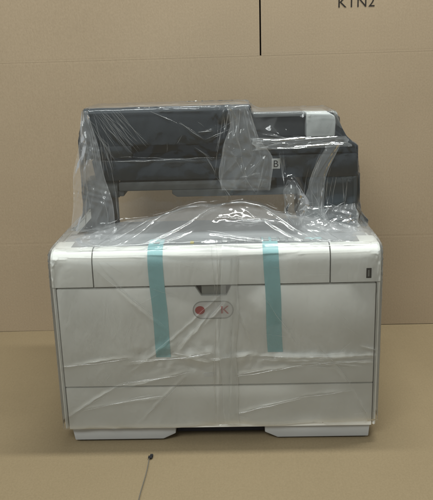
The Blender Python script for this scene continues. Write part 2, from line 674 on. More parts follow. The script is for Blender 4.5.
# document feeder lid, left and middle: upper half, lower half and a recessed grip between
lid = None
b = bmesh.new()
RX0, RX1 = -0.1400, 0.0360
prof = [(0.121, 0.4975), (0.121, 0.5530), (0.1235, 0.5585), (0.130, 0.5600), (0.22, 0.5560), (0.375, 0.540), (0.375, 0.4975)]
prism(b, prof, 'x', -0.2190, 0.0640, 0.001)
box(b, -0.2190, RX0, 0.1212, 0.374, 0.4755, 0.4973, 0.0006)
box(b, RX1, 0.0640, 0.1212, 0.374, 0.4755, 0.4973, 0.0006)
lid = link("feeder_lid", b, "slate", pr, smooth=35)
b = bmesh.new()
prism(b, [(0.150, 0.4972), (0.150, 0.480), (0.128, 0.4762), (0.373, 0.4762), (0.373, 0.4972)], 'x', RX0 + .0005, RX1 - .0005)
link("grip_recess", b, "slate_dark", lid)
b = bmesh.new()
prism(b, [(-0.2100, 0.4738), (-0.2050, 0.4405), (-0.200, 0.4372), (0.0935, 0.4372), (0.0935, 0.4738)], 'y', 0.1205, 0.374, 0.002)
link("lower_lid", b, "slate", pr, smooth=35)

# right: dark document slot under a thin roof, pale end block, control block below
b = bmesh.new()
box(b, 0.0645, 0.1570, 0.140, 0.33, 0.5050, 0.5380, 0.002)
slot = link("document_slot", b, "slate_dark", pr, smooth=40)
b = bmesh.new()
prism(b, [(0.0645, 0.5390), (0.1572, 0.5390), (0.1572, 0.5435), (0.0645, 0.5460)], 'y', 0.1240, 0.24, 0.001)
link("slot_roof", b, "slate_mid", pr, smooth=40)
b = bmesh.new()
prism(b, [(0.1578, 0.5045), (0.2065, 0.5045), (0.2075, 0.530), (0.2055, 0.5385), (0.1985, 0.5430), (0.1578, 0.5445)], 'y', 0.1195, 0.24, 0.0022, 3)
link("end_block", b, "white", pr, smooth=40)["label"] = "pale grey end block of the feeder"
b = bmesh.new()
prism(b, [(0.0945, 0.4772), (0.2430, 0.4772), (0.2430, 0.4880), (0.2385, 0.4935), (0.215, 0.5035), (0.0650, 0.5035), (0.0650, 0.4772)], 'y', 0.1185, 0.37, 0.0018, 2)
link("upper_housing", b, "slate", pr, smooth=40)
b = bmesh.new()
prism(b, [(0.0948, 0.4365), (0.2470, 0.4365), (0.2440, 0.4752), (0.0948, 0.4752)], 'y', 0.1170, 0.37, 0.0018, 2)
ub = link("control_housing", b, "slate", pr, smooth=40)
b = bmesh.new()
box(b, 0.0990, 0.1135, 0.1155, 0.1172, 0.4525, 0.4700, 0.0005)
st = link("sticker", b, "sticker", ub)
link("letter", text_bm("B", 0.0165, 0.1013, 0.1152, 0.4556), "black", st)

# ------------------------------------------------------------------ packing tape
def tape_strip(name, top_x, mid_x, bot_x, z_end, w, label):
    path = []
    for y in (0.058, 0.045, 0.034, 0.024):
        path.append((y, 0.3478 if y > .0255 else 0.3463))
    r, zc = 0.0245, 0.3215
    for k in range(1, 9):
        a = math.pi / 2 * (1 - k / 8)
        path.append((0.024 - r * math.cos(a) - 0.0002, zc + r * math.sin(a)))
    for z in np.linspace(0.31, z_end, 18):
        path.append((-0.0010 - (0.0002 if z > z_end + .004 else 0.0004), float(z)))
    t = bmesh.new()
    rows = []
    for (y, z) in path:
        q = max(0.0, min(1.0, (0.345 - z) / (0.345 - z_end)))
        x = top_x + (bot_x - top_x) * q + 0.0006 * math.sin(q * 9 + top_x * 40)
        rows.append([(x - w / 2, y, z), (x + w / 2, y, z)])
    th = 0.0004
    F = [[t.verts.new(p) for p in r_] for r_ in rows]
    Bk = [[t.verts.new((p[0], p[1] + th * .7, p[2] - th * .7)) for p in r_] for r_ in rows]
    for i in range(len(rows) - 1):
        t.faces.new((F[i][0], F[i][1], F[i + 1][1], F[i + 1][0]))
        t.faces.new((Bk[i][0], Bk[i + 1][0], Bk[i + 1][1], Bk[i][1]))
        t.faces.new((F[i][0], F[i + 1][0], Bk[i + 1][0], Bk[i][0]))
        t.faces.new((F[i][1], Bk[i][1], Bk[i + 1][1], F[i + 1][1]))
    t.faces.new((F[0][0], Bk[0][0], Bk[0][1], F[0][1]))
    t.faces.new((F[-1][0], F[-1][1], Bk[-1][1], Bk[-1][0]))
    o = link(name, t, "tape", None, smooth=60, world_origin=(top_x, 0, z_end))
    tag(o, label, "tape", "packing tape strips on the printer")


tape_strip("tape_strip", -0.0960, 0, -0.0890, 0.160, 0.0245, "teal packing tape strip on the grey front, to the left of the red badge")
tape_strip("tape_strip", 0.0905, 0, 0.0965, 0.166, 0.0250, "teal packing tape strip on the grey front, to the right of the red badge")
b = bmesh.new()
prism(b, [(0.146, 0.034), (0.176, 0.037), (0.1755, 0.049), (0.150, 0.046)], 'z', 0.3474, 0.3480)
o = link("tape_strip", b, "tape", None, world_origin=(0.16, 0.04, 0.3474))
tag(o, "short scrap of teal tape lying on the printer's control panel", "tape", "packing tape strips on the printer")

# ------------------------------------------------------------------ wire on the floor
wire = root("wire", (-0.116, -0.05, 0))
tag(wire, "thin grey wire with a black tip lying on the floor in front of the printer", "wire")
b = bmesh.new()
tube(b, [(-0.1165 + 0.0009 * math.sin(k * .7) - .0003 * k, -0.052 - 0.0155 * k, 0.0012) for k in range(12)], 0.0007)
link("strand", b, "wire", wire, smooth=60)
b = bmesh.new()
box(b, -0.1185, -0.1115, -0.0515, -0.0455, 0.0002, 0.0032, 0.0009)
box(b, -0.1155, -0.1105, -0.0475, -0.0425, 0.0003, 0.0045, 0.0009)
link("tip", b, "black", wire, smooth=40)

# ------------------------------------------------------------------ the plastic bag over it all
# A loop of film is laid loosely round the printer, then relaxed: it may not stretch, it is drawn
# against the printer and it may not enter it, so the excess gathers into real folds.
BOXES = [  # what the film rests on: x0, x1, y0, y1, z0, z1
    (-0.2678, 0.2678, 0.0000, 0.376, 0.000, 0.3455),
    (-0.2190, 0.0640, 0.1200, 0.375, 0.4372, 0.5400),
    (-0.2190, 0.0640, 0.1195, 0.250, 0.4900, 0.5600),
    (-0.2050, 0.0935, 0.121, 0.37, 0.4060, 0.4400),
    (0.0640, 0.1570, 0.123, 0.24, 0.5380, 0.5460),
    (0.0640, 0.1570, 0.150, 0.35, 0.4900, 0.5380),
    (0.1570, 0.2085, 0.118, 0.26, 0.4900, 0.5450),
    (0.0640, 0.2440, 0.117, 0.37, 0.4365, 0.4900),
    (0.0640, 0.2160, 0.118, 0.37, 0.4800, 0.5035),
    (0.1500, 0.2495, 0.124, 0.36, 0.3300, 0.4400),
    (-0.2380, -0.1840, 0.225, 0.36, 0.3300, 0.4100),
    (-0.2200, -0.1690, 0.126, 0.24, 0.4050, 0.4350),
    (-0.2380, 0.2480, 0.352, 0.377, 0.3000, 0.5200),   # taut across the open back
]
BC = np.array([[(a + b) / 2, (c + d) / 2, (e + f) / 2] for a, b, c, d, e, f in BOXES], np.float32)
BH = np.array([[(b - a) / 2, (d - c) / 2, (f - e) / 2] for a, b, c, d, e, f in BOXES], np.float32)
PUFF = [(0.132, 0.108, 0.398, 0.013, 0.020, 0.040)]   # a pouch of trapped air
TX = np.array([-0.2660, -0.13, -0.01, 0.03, 0.085, 0.125, 0.262])   # tent of film over the deck: ridge height along x
TH = np.array([0.0, 0.024, 0.050, 0.050, 0.044, 0.030, 0.002])


def tent(x, y):
    h = np.interp(x, TX, TH)
    h = h + 0.07 * h * np.sin(x * 60 + 2 * np.sin(y * 40)) + 0.02 * h * np.sin(x * 190 + y * 110)
    yr = 0.088
    s = np.where(y < yr, np.clip(y / yr, 0, 1), 1.0)
    return 0.3455 + h * s


OFF = 0.0022


def nearest(P):
    """signed distance and outward direction from the printer, for every film point"""
    best = np.full(P.shape[0], 1e9, np.float32)
    grad = np.zeros_like(P)
    for c, h in zip(BC, BH):
        d = P - c
        q = np.abs(d) - h
        qm = np.maximum(q, 0)
        out = np.sqrt((qm * qm).sum(1))
        ins = np.minimum(q.max(1), 0)
        s = out + ins
        m = s < best
        if not m.any():
            continue
        g = np.sign(d[m]) * np.where(out[m, None] > 0, qm[m] / np.maximum(out[m, None], 1e-9), (q[m] >= q[m].max(1, keepdims=True)).astype(np.float32))
        best[m] = s[m]
        grad[m] = g
    for cx, cy, cz, rx, ry, rz in PUFF:
        e = (P - np.array([cx, cy, cz], np.float32)) / np.array([rx, ry, rz], np.float32)
        k = np.sqrt((e * e).sum(1)) + 1e-6
        gr = e / np.array([rx, ry, rz], np.float32)
        gn = np.sqrt((gr * gr).sum(1)) + 1e-6
        s = k * (k - 1) / gn
        m = s < best
        best[m] = s[m]
        grad[m] = (gr / gn[:, None])[m]
    x, y, z = P[:, 0], P[:, 1], P[:, 2]
    # the tent
    e = 1e-3
    zt = tent(x, y)
    gx, gy = (tent(x + e, y) - zt) / e, (tent(x, y + e) - zt) / e
    gn = np.sqrt(gx * gx + gy * gy + 1)
    s = (z - zt) / gn
    m = (np.abs(x) < 0.2655) & (y > 0.001) & (y < 0.128) & (s < best) & (zt > 0.347) & (z < 0.43)
    best = np.where(m, s, best).astype(np.float32)
    grad[m] = (np.stack([-gx, -gy, np.ones_like(gx)], 1) / gn[:, None])[m]
    # film hanging free of the scanner's sides and sweeping out to the body's shoulders
    for sg, x0, out in ((-1, 0.2200, 0.0125), (1, 0.2460, 0.0060)):
        top = 0.556 if sg < 0 else 0.480
        lim = x0 + out * np.clip((top - z) / 0.05, 0, 1) + 0.040 * np.exp(-np.maximum(z - 0.3455, 0) / 0.011)
        lim = np.minimum(lim, 0.268)
        s = sg * x - lim
        m = (sg * x > 0.195) & (y > 0.135) & (y < 0.41) & (z > 0.347) & (z < top) & (s < best)
        best = np.where(m, s, best).astype(np.float32)
        grad[m] = (sg, 0, 0)
    return best, grad


# profile of the bag, hem to crown: xl, xr, y front, y back, z
PROF = np.array([
    [-0.2725, 0.2725, -0.0050, 0.384, 0.029],
    [-0.2725, 0.2725, -0.0050, 0.383, 0.120],
    [-0.2725, 0.2725, -0.0050, 0.383, 0.325],
    [-0.2700, 0.2700, -0.0010, 0.382, 0.3475],
    [-0.2640, 0.2650, 0.0200, 0.382, 0.3525],
    [-0.2520, 0.2610, 0.0650, 0.382, 0.3580],
    [-0.2420, 0.2580, 0.0990, 0.382, 0.3680],
    [-0.2360, 0.2560, 0.1140, 0.382, 0.3900],
    [-0.2320, 0.2540, 0.1140, 0.382, 0.4300],
    [-0.2300, 0.2500, 0.1140, 0.382, 0.4700],
    [-0.2290, 0.2520, 0.1080, 0.382, 0.5050],
    [-0.2280, 0.2420, 0.1070, 0.382, 0.5450],
    [-0.2230, 0.2320, 0.1120, 0.370, 0.5640],
    [-0.1950, 0.2000, 0.1450, 0.335, 0.5660],
    [-0.1200, 0.1200, 0.2000, 0.300, 0.5500],
    [-0.0300, 0.0300, 0.2450, 0.270, 0.5450]], np.float64)
seg = np.sqrt(np.diff(PROF[:, 2]) ** 2 + np.diff(PROF[:, 4]) ** 2)
arc = np.r_[0, np.cumsum(seg)]
STEP = 0.0058
NV = int(arc[-1] / STEP) + 1
tv = np.linspace(0, arc[-1], NV)
prof = np.stack([np.interp(tv, arc, PROF[:, k]) for k in range(5)], 1)
for _ in range(2):
    prof[1:-1] = 0.25 * prof[:-2] + 0.5 * prof[1:-1] + 0.25 * prof[2:]
NF, NS, NB = 104, 40, 26
NU = NF + 2 * NS + NB


def loop_at(p):
    xl, xr, yf, yb, z = p
    fx = np.linspace(xl, xr, NF, endpoint=False)
    f_ = np.stack([fx, np.full(NF, yf), np.full(NF, z)], 1)
    w = np.linspace(0, 1, NS, endpoint=False) ** 1.3
    r_ = np.stack([np.full(NS, xr), yf + (yb - yf) * w, np.full(NS, z)], 1)
    b_ = np.stack([np.linspace(xr, xl, NB, endpoint=False), np.full(NB, yb), np.full(NB, z)], 1)
    w2 = 1 - (1 - np.linspace(0, 1, NS, endpoint=False)) ** 1.3
    l_ = np.stack([np.full(NS, xl), yb + (yf - yb) * w2, np.full(NS, z)], 1)
    return np.concatenate([f_, r_, b_, l_])


P = np.stack([loop_at(p) for p in prof]).astype(np.float32)      # (NV, NU, 3)
# soften the corners
for _ in range(2):
    P = 0.25 * np.roll(P, 1, 1) + 0.5 * P + 0.25 * np.roll(P, -1, 1)
# rest lengths with slack: more film than the shape needs, most of it at the seam and over the scanner
uu, vv = np.meshgrid(np.arange(NU), np.arange(NV))
front = (uu < NF)
sx = np.where(front, uu / NF, 0.0)
zz = P[..., 2]
slackU = 0.022 + 0.05 * np.clip((zz - 0.345) / 0.03, 0, 1)
seam = np.exp(-((uu - 0.545 * NF) / 5.0) ** 2)
slackU = slackU + 0.22 * seam * np.clip((zz - 0.34) / 0.03, 0, 1) + 0.05 * seam
right = np.exp(-((uu - 0.80 * NF) / 6.0) ** 2) * np.clip((zz - 0.33) / 0.03, 0, 1)
slackU = slackU + 0.10 * right
slackV = 0.006 + 0.03 * np.clip((zz - 0.335) / 0.02, 0, 1)
mound = np.exp(-((uu - 0.57 * NF) / 14.0) ** 2) * np.exp(-((zz - 0.355) / 0.012) ** 2)
slackV = slackV + 0.26 * mound
Lu = np.linalg.norm(np.roll(P, -1, 1) - P, axis=2) * (1 + slackU)
Lv = np.linalg.norm(P[1:] - P[:-1], axis=2) * (1 + slackV[:-1])
Lu, Lv = Lu.astype(np.float32), Lv.astype(np.float32)


def fbm(sx_, sy_, seed, oct_=3):
    """tileable-in-u smooth noise on the film grid"""
    g = np.random.default_rng(seed)
    tot = np.zeros((NV, NU), np.float32)
    amp = 1.0
    for o in range(oct_):
        nx_, ny_ = int(sx_ * 2 ** o), int(sy_ * 2 ** o)
        r_ = g.normal(size=(ny_ + 2, nx_)).astype(np.float32)
        fu = np.arange(NU) / NU * nx_
        fv = np.arange(NV) / NV * ny_
        iu, iv = fu.astype(int), fv.astype(int)
        a, b_ = fu - iu, fv - iv
        a, b_ = a * a * (3 - 2 * a), b_ * b_ * (3 - 2 * b_)
        i1 = (iu + 1) % nx_
        q = (r_[iv][:, iu] * (1 - a) + r_[iv][:, i1] * a) * (1 - b_)[:, None] + (r_[iv + 1][:, iu] * (1 - a) + r_[iv + 1][:, i1] * a) * b_[:, None]
        tot += amp * q
        amp *= 0.55
    return tot


def normals(P):
    du = np.roll(P, -1, 1) - np.roll(P, 1, 1)
    dv = np.empty_like(P)
    dv[1:-1] = P[2:] - P[:-2]
    dv[0], dv[-1] = P[1] - P[0], P[-1] - P[-2]
    n = np.cross(du, dv)
    return n / np.maximum(np.linalg.norm(n, axis=2, keepdims=True), 1e-9)


N0 = normals(P)
P = P + N0 * (0.004 + 0.0035 * fbm(26, 18, 3))[..., None]


def solve(A, B, L, stiff_push):
    d = B - A
    ln = np.sqrt((d * d).sum(-1)) + 1e-9
    e = (ln - L) / ln
    e = np.where(e > 0, e, e * stiff_push)
    return (0.5 * e)[..., None] * d


HEM = 0.0330 + 0.003 * fbm(9, 2, 5)[0]
Ld1 = np.sqrt(Lu[:-1] ** 2 + Lv ** 2)
PI_ = P.copy()
V = np.zeros_like(P)
ITER = 240
eu = NU - NU % 2
for it in range(ITER):
    flat = P.reshape(-1, 3)
    dist, g = nearest(flat)
    pull = np.clip(dist - OFF, 0, 0.02)
    strength = 0.00045 if it < ITER * .75 else 0.00015
    F = -g * (np.minimum(pull / 0.006, 1) * strength)[:, None]
    F[:, 2] -= 0.00012
    V = V * 0.86 + F.reshape(P.shape)
    V += 0.0035 * (PI_ - P)
    P = P + V
    P[-1] = PI_[-1]
    P0 = P.copy()
    for rep in range(3):
        for st in (0, 1):       # round the loop
            ia = np.arange(st, eu, 2)
            ib = (ia + 1) % NU
            c = solve(P[:, ia], P[:, ib], Lu[:, ia], 0.45)
            P[:, ia] += c
            P[:, ib] -= c
        for st in (0, 1):       # up the film
            ka = np.arange(st, NV - 1, 2)
            c = solve(P[ka], P[ka + 1], Lv[ka], 0.45)
            P[ka] += c
            P[ka + 1] -= c
        # shear, only against stretching
        for st in (0, 1):
            ka = np.arange(st, NV - 1, 2)
            Q = np.roll(P, -1, 1)
            c = solve(P[ka], Q[ka + 1], Ld1[ka] * 1.01, 0.0) * 0.5
            P[ka] += c
            P[ka + 1] -= np.roll(c, 1, 1)
            Q = np.roll(P, 1, 1)
            c = solve(P[ka], Q[ka + 1], np.roll(Ld1, 1, 1)[ka] * 1.01, 0.0) * 0.5
            P[ka] += c
            P[ka + 1] -= np.roll(c, -1, 1)
    # a little bending stiffness
    avg = 0.5 * (np.roll(P, 1, 1) + np.roll(P, -1, 1))
    P += 0.05 * (avg - P)
    P[1:-1] += 0.05 * (0.5 * (P[2:] + P[:-2]) - P[1:-1])
    flat = P.reshape(-1, 3)
    dist, g = nearest(flat)
    pen = np.maximum(OFF - dist, 0)
    flat += g * pen[:, None]
    P = flat.reshape(P.shape)
    P[..., 2] = np.maximum(P[..., 2], HEM[None, :])
    P[-1] = PI_[-1]
    V += 0.9 * (P - P0) * 0.25
    V[(dist < OFF + 0.0005).reshape(NV, NU)] *= 0.5

# ---- finer grid
def up_u(A):
    n1, p1, n2 = np.roll(A, -1, 1), np.roll(A, 1, 1), np.roll(A, -2, 1)
    mid = (9 * (A + n1) - p1 - n2) / 16
    o = np.empty((A.shape[0], A.shape[1] * 2, 3), A.dtype)
    o[:, 0::2], o[:, 1::2] = A, mid
    return o


def up_v(A):
    E = np.concatenate([2 * A[:1] - A[1:2], A, 2 * A[-1:] - A[-2:-1]])
    mid = (9 * (E[1:-2] + E[2:-1]) - E[:-3] - E[3:]) / 16
    o = np.empty((A.shape[0] * 2 - 1, A.shape[1], 3), A.dtype)
    o[0::2], o[1::2] = A, mid
    return o


for _ in range(2):
    P = 0.25 * np.roll(P, 1, 1) + 0.5 * P + 0.25 * np.roll(P, -1, 1)
    P[1:-1] = 0.25 * P[:-2] + 0.5 * P[1:-1] + 0.25 * P[2:]
calm = np.clip((0.352 - P[..., 2]) / 0.012, 0, 1)[..., None]
for _ in range(6):
    Q = 0.25 * np.roll(P, 1, 1) + 0.5 * P + 0.25 * np.roll(P, -1, 1)
    Q[1:-1] = 0.25 * Q[:-2] + 0.5 * Q[1:-1] + 0.25 * Q[2:]
    Q[0], Q[-1] = P[0], P[-1]
    P = P + calm * (Q - P)
dist, g = nearest(P.reshape(-1, 3))
P = P + (g * np.maximum(OFF * 0.8 - dist, 0)[:, None]).reshape(P.shape)
P = up_v(up_u(P))
P = up_v(up_u(P))
MV, MU = P.shape[:2]
Nn = normals(P)
# sharp creases of the front sheet, in metres on the front (x, z): from, to, width, height
CREASES = [
    (0.0170, 0.2615, -0.0220, 0.2136, 0.0032, 0.0011),
    (-0.0098, 0.2379, -0.0613, 0.1825, 0.0027, 0.0014),
    (-0.0337, 0.2103, -0.0649, 0.1754, 0.0027, 0.0014),
    (0.0109, 0.2753, -0.1477, 0.1316, 0.0023, 0.0007),
    (-0.1929, 0.3171, -0.0848, 0.2114, 0.0045, 0.0006),
    (-0.1841, 0.3270, -0.1087, 0.2294, 0.0036, 0.0004),
    (-0.1498, 0.1517, -0.0052, 0.1688, 0.0032, 0.0008),
    (-0.2627, 0.0533, -0.1625, 0.1116, 0.0027, 0.0008),
    (-0.1695, 0.1081, -0.0465, 0.1352, 0.0027, 0.0008),
    (-0.2649, 0.1466, -0.1425, 0.1607, 0.0027, 0.0009),
    (-0.0752, 0.1684, -0.0024, 0.1508, 0.0027, 0.0012),
    (-0.0690, 0.1575, -0.0203, 0.1673, 0.0023, 0.0011),
    (-0.0157, 0.1546, 0.0627, 0.1622, 0.0036, 0.0016),
    (0.0544, 0.1605, 0.2692, 0.1600, 0.0036, 0.0022),
    (0.0743, 0.1547, 0.2629, 0.1529, 0.0027, 0.0011),
    (0.0119, 0.1232, 0.1456, 0.1425, 0.0032, 0.0009),
    (0.1373, 0.1427, 0.2631, 0.1457, 0.0027, 0.0011),
    (0.1207, 0.1466, 0.2369, 0.1372, 0.0027, 0.0008),
    (0.1669, 0.1762, 0.2245, 0.1028, 0.0036, 0.0005),
    (0.2245, 0.1028, 0.2584, 0.0275, 0.0036, 0.0005),
    (0.0151, 0.0486, 0.1375, 0.0840, 0.0036, 0.0008),
    (0.1342, 0.0841, 0.2247, 0.0936, 0.0036, 0.0005),
    (0.0038, 0.3675, 0.0007, 0.2584, 0.0023, 0.0008),
    (0.0007, 0.2584, -0.0044, 0.0223, 0.0018, 0.0007),
    (0.0267, 0.2579, 0.0197, 0.0257, 0.0018, 0.0007),
    (0.0580, 0.1766, 0.0283, 0.2578, 0.0027, 0.0007),
    (0.1373, 0.1679, 0.0756, 0.2740, 0.0036, 0.0004),
    (-0.2377, 0.0643, -0.0822, 0.0898, 0.0036, 0.0005),
    (-0.1359, 0.0436, -0.0466, 0.1316, 0.0027, 0.0005),
    (0.2360, 0.1749, 0.2758, 0.1616, 0.0027, 0.0008),
    (0.0362, 0.0784, 0.0214, 0.1701, 0.0027, 0.0005),
    (-0.1999, 0.5596, -0.1355, 0.4807, 0.0018, 0.0006),
    (-0.1882, 0.5577, -0.1380, 0.4961, 0.0016, 0.0005),
    (-0.2094, 0.5466, -0.1639, 0.4660, 0.0018, 0.0004),
    (-0.1715, 0.5556, -0.1247, 0.4906, 0.0018, 0.0004),
    (-0.1042, 0.5538, -0.0580, 0.5326, 0.0018, 0.0007),
    (-0.0579, 0.5359, -0.0134, 0.5047, 0.0018, 0.0008),
    (-0.0134, 0.5047, 0.0327, 0.5219, 0.0018, 0.0008),
    (-0.0248, 0.5184, 0.0023, 0.5193, 0.0018, 0.0011),
    (-0.0325, 0.4933, -0.0026, 0.4704, 0.0023, 0.0012),
    (-0.1942, 0.4753, 0.0281, 0.4714, 0.0014, 0.0004),
    (-0.0142, 0.4793, 0.0035, 0.4445, 0.0018, 0.0005),
    (0.0624, 0.4858, 0.1470, 0.5021, 0.0027, 0.0008),
    (0.0831, 0.5139, 0.1470, 0.4971, 0.0027, 0.0011),
    (0.1302, 0.5009, 0.2058, 0.5039, 0.0027, 0.0011),
    (0.1470, 0.4920, 0.2345, 0.4931, 0.0023, 0.0008),
    (0.1842, 0.4826, 0.1609, 0.4233, 0.0018, 0.0008),
    (0.1981, 0.4568, 0.1855, 0.3700, 0.0018, 0.0005),
    (0.1132, 0.4845, 0.1181, 0.4295, 0.0018, 0.0008),
    (0.0445, 0.4383, 0.0823, 0.4477, 0.0018, 0.0008),
    (-0.2183, 0.5302, -0.2110, 0.4543, 0.0013, 0.0001),
    (-0.2118, 0.5280, -0.2030, 0.4604, 0.0013, 0.0001),
    (-0.2085, 0.5259, -0.1980, 0.4563, 0.0013, 0.0001),
    (-0.2025, 0.5237, -0.1907, 0.4517, 0.0013, 0.0001),
    (-0.1952, 0.5215, -0.1878, 0.4481, 0.0013, 0.0001),
    (-0.1922, 0.5194, -0.1836, 0.4433, 0.0013, 0.0001),
    (-0.1857, 0.5172, -0.1756, 0.4472, 0.0013, 0.0001),
    (-0.1819, 0.5151, -0.1714, 0.4487, 0.0013, 0.0001),
    (-0.2021, 0.5614, -0.1593, 0.4854, 0.0013, 0.0001),
    (-0.1948, 0.5612, -0.1377, 0.4845, 0.0013, 0.0001),
    (-0.1873, 0.5610, -0.1251, 0.4989, 0.0013, 0.0001),
    (-0.1802, 0.5608, -0.1287, 0.4825, 0.0013, 0.0001),
    (-0.1732, 0.5606, -0.1273, 0.5069, 0.0013, 0.0001),
    (-0.1687, 0.5604, -0.1055, 0.4972, 0.0013, 0.0001),
    (-0.1606, 0.5602, -0.1110, 0.4951, 0.0013, 0.0001),
    (0.1608, 0.4531, 0.1518, 0.3621, 0.0014, 0.0004),
    (0.1693, 0.4461, 0.1701, 0.3600, 0.0014, 0.0004),
    (0.1779, 0.4340, 0.1780, 0.3542, 0.0014, 0.0004),
    (0.1864, 0.4426, 0.1746, 0.3567, 0.0014, 0.0004),
    (0.1950, 0.4323, 0.1961, 0.3614, 0.0014, 0.0004),
    (0.2034, 0.4407, 0.1928, 0.3567, 0.0014, 0.0004),
    (0.2118, 0.4454, 0.2025, 0.3702, 0.0014, 0.0004),
    (0.2205, 0.4355, 0.2234, 0.3693, 0.0014, 0.0004),
    (0.2290, 0.4371, 0.2220, 0.3682, 0.0014, 0.0004),
    (0.1439, 0.3888, 0.1746, 0.3685, 0.0018, 0.0011),
    (0.1542, 0.3929, 0.1820, 0.3918, 0.0018, 0.0011),
    (0.1646, 0.3808, 0.1878, 0.3680, 0.0018, 0.0011),
    (0.1751, 0.3759, 0.2012, 0.3643, 0.0018, 0.0011),
    (0.1853, 0.3875, 0.2040, 0.3756, 0.0018, 0.0011),
    (0.1956, 0.3921, 0.2164, 0.3807, 0.0018, 0.0011),
    (0.2061, 0.3817, 0.2258, 0.3908, 0.0018, 0.0011),
    (0.2165, 0.3769, 0.2394, 0.3645, 0.0018, 0.0011),
    (0.0201, 0.5547, 0.0190, 0.5100, 0.0018, 0.0011),
    (0.0268, 0.5582, 0.0328, 0.5056, 0.0018, 0.0011),
    (0.0335, 0.5577, 0.0387, 0.4950, 0.0018, 0.0011),
    (0.0402, 0.5580, 0.0405, 0.5016, 0.0018, 0.0011),
    (0.0469, 0.5605, 0.0436, 0.4937, 0.0018, 0.0011),
    (0.0535, 0.5575, 0.0576, 0.5225, 0.0018, 0.0011),
    (0.0169, 0.5636, 0.0034, 0.4428, 0.0027, 0.0012),
    (0.0286, 0.5633, 0.0187, 0.5038, 0.0027, 0.0012),
    (0.0569, 0.5593, 0.0656, 0.4687, 0.0027, 0.0012),
    (0.0468, 0.5563, 0.0428, 0.5233, 0.0027, 0.0012),
    (0.0634, 0.5492, 0.0826, 0.4683, 0.0027, 0.0012),
    (0.0394, 0.5200, 0.0544, 0.4172, 0.0027, 0.0012),
    (0.0187, 0.5038, 0.0130, 0.4147, 0.0027, 0.0012),
    (0.0285, 0.4867, 0.0750, 0.4062, 0.0027, 0.0012),
    (0.0826, 0.4683, 0.0443, 0.4279, 0.0027, 0.0012),
    (0.0034, 0.4428, 0.0299, 0.4002, 0.0027, 0.0012),
    (0.0929, 0.4850, 0.0715, 0.4027, 0.0027, 0.0012),
    (0.1183, 0.4843, 0.1198, 0.4260, 0.0027, 0.0012),
    (0.1404, 0.4255, 0.1474, 0.3584, 0.0027, 0.0012),
    (0.1198, 0.4260, 0.1231, 0.3625, 0.0027, 0.0012),
    (-0.2279, 0.5271, -0.2444, 0.3676, 0.0027, 0.0012),
    (-0.1985, 0.5563, -0.1768, 0.4542, 0.0027, 0.0012),
    (-0.1783, 0.4577, -0.1673, 0.3622, 0.0027, 0.0012),
    (0.1842, 0.4793, 0.1644, 0.4180, 0.0027, 0.0012),
    (0.1644, 0.4214, 0.1925, 0.3609, 0.0027, 0.0012),
    (-0.2204, 0.4931, -0.2188, 0.3796, 0.0027, 0.0012),
    (-0.1980, 0.4234, -0.1850, 0.3608, 0.0027, 0.0012),
]
DECK = [
    (-0.2307, -0.0504, -0.1439, 0.0986, 0.0020, 0.0032),
    (-0.2091, -0.0579, -0.0206, 0.1812, 0.0016, 0.0024),
    (-0.1917, -0.0302, -0.0237, 0.0443, 0.0016, 0.0024),
    (-0.1620, -0.0207, 0.0001, 0.0844, 0.0014, 0.0024),
    (-0.2208, -0.0396, -0.0879, 0.0233, 0.0014, 0.0024),
    (-0.0150, 0.0299, 0.1821, -0.0139, 0.0014, 0.0024),
    (0.0180, -0.0118, 0.2449, -0.0498, 0.0016, 0.0024),
    (0.0603, 0.1083, 0.2405, -0.0494, 0.0020, 0.0032),
    (0.0426, 0.0802, 0.1821, -0.0139, 0.0014, 0.0024),
    (0.1419, 0.0562, 0.2471, -0.0617, 0.0020, 0.0032),
    (0.1598, 0.0687, 0.2280, -0.0180, 0.0016, 0.0024),
    (0.0008, 0.0558, 0.1255, 0.0578, 0.0014, 0.0024),
    (-0.1106, 0.0807, -0.0172, 0.1397, 0.0016, 0.0024),
    (-0.0198, -0.0448, 0.1765, -0.0556, 0.0012, 0.0016),
    (-0.1337, 0.0016, 0.0020, 0.0022, 0.0012, 0.0016),
    (-0.1908, 0.0067, -0.0640, 0.1445, 0.0016, 0.0024),
    (0.0001, 0.0844, 0.0866, 0.2405, 0.0024, 0.0032),
    (0.0212, 0.2768, 0.1275, 0.1996, 0.0024, 0.0032),
    (0.0430, 0.1101, 0.1340, 0.1645, 0.0020, 0.0032),
]
CRUMPLE = [  # where the film is bunched: centre, radii, depth
    (0.04, 0.06, 0.385, 0.07, 0.035, 0.022, 0.003), (0.13, 0.11, 0.40, 0.025, 0.05, 0.045, 0.008),
    (0.20, 0.11, 0.370, 0.060, 0.07, 0.026, 0.012), (0.03, 0.12, 0.535, 0.03, 0.05, 0.04, 0.012),
    (0.05, 0.12, 0.46, 0.05, 0.04, 0.06, 0.010), (0.09, 0.12, 0.512, 0.05, 0.05, 0.014, 0.008),
    (-0.22, 0.12, 0.39, 0.02, 0.05, 0.06, 0.005), (-0.215, 0.1, 0.365, 0.04, 0.05, 0.02, 0.006),
    (0.0, 0.13, 0.56, 0.25, 0.05, 0.008, 0.003), (0.22, 0.13, 0.49, 0.05, 0.06, 0.02, 0.004),
    (-0.06, 0.0, 0.16, 0.09, 0.03, 0.03, 0.0022), (0.10, 0.0, 0.155, 0.2, 0.03, 0.012, 0.0022),
    (0.0, 0.11, 0.49, 0.26, 0.04, 0.06, 0.0015)]
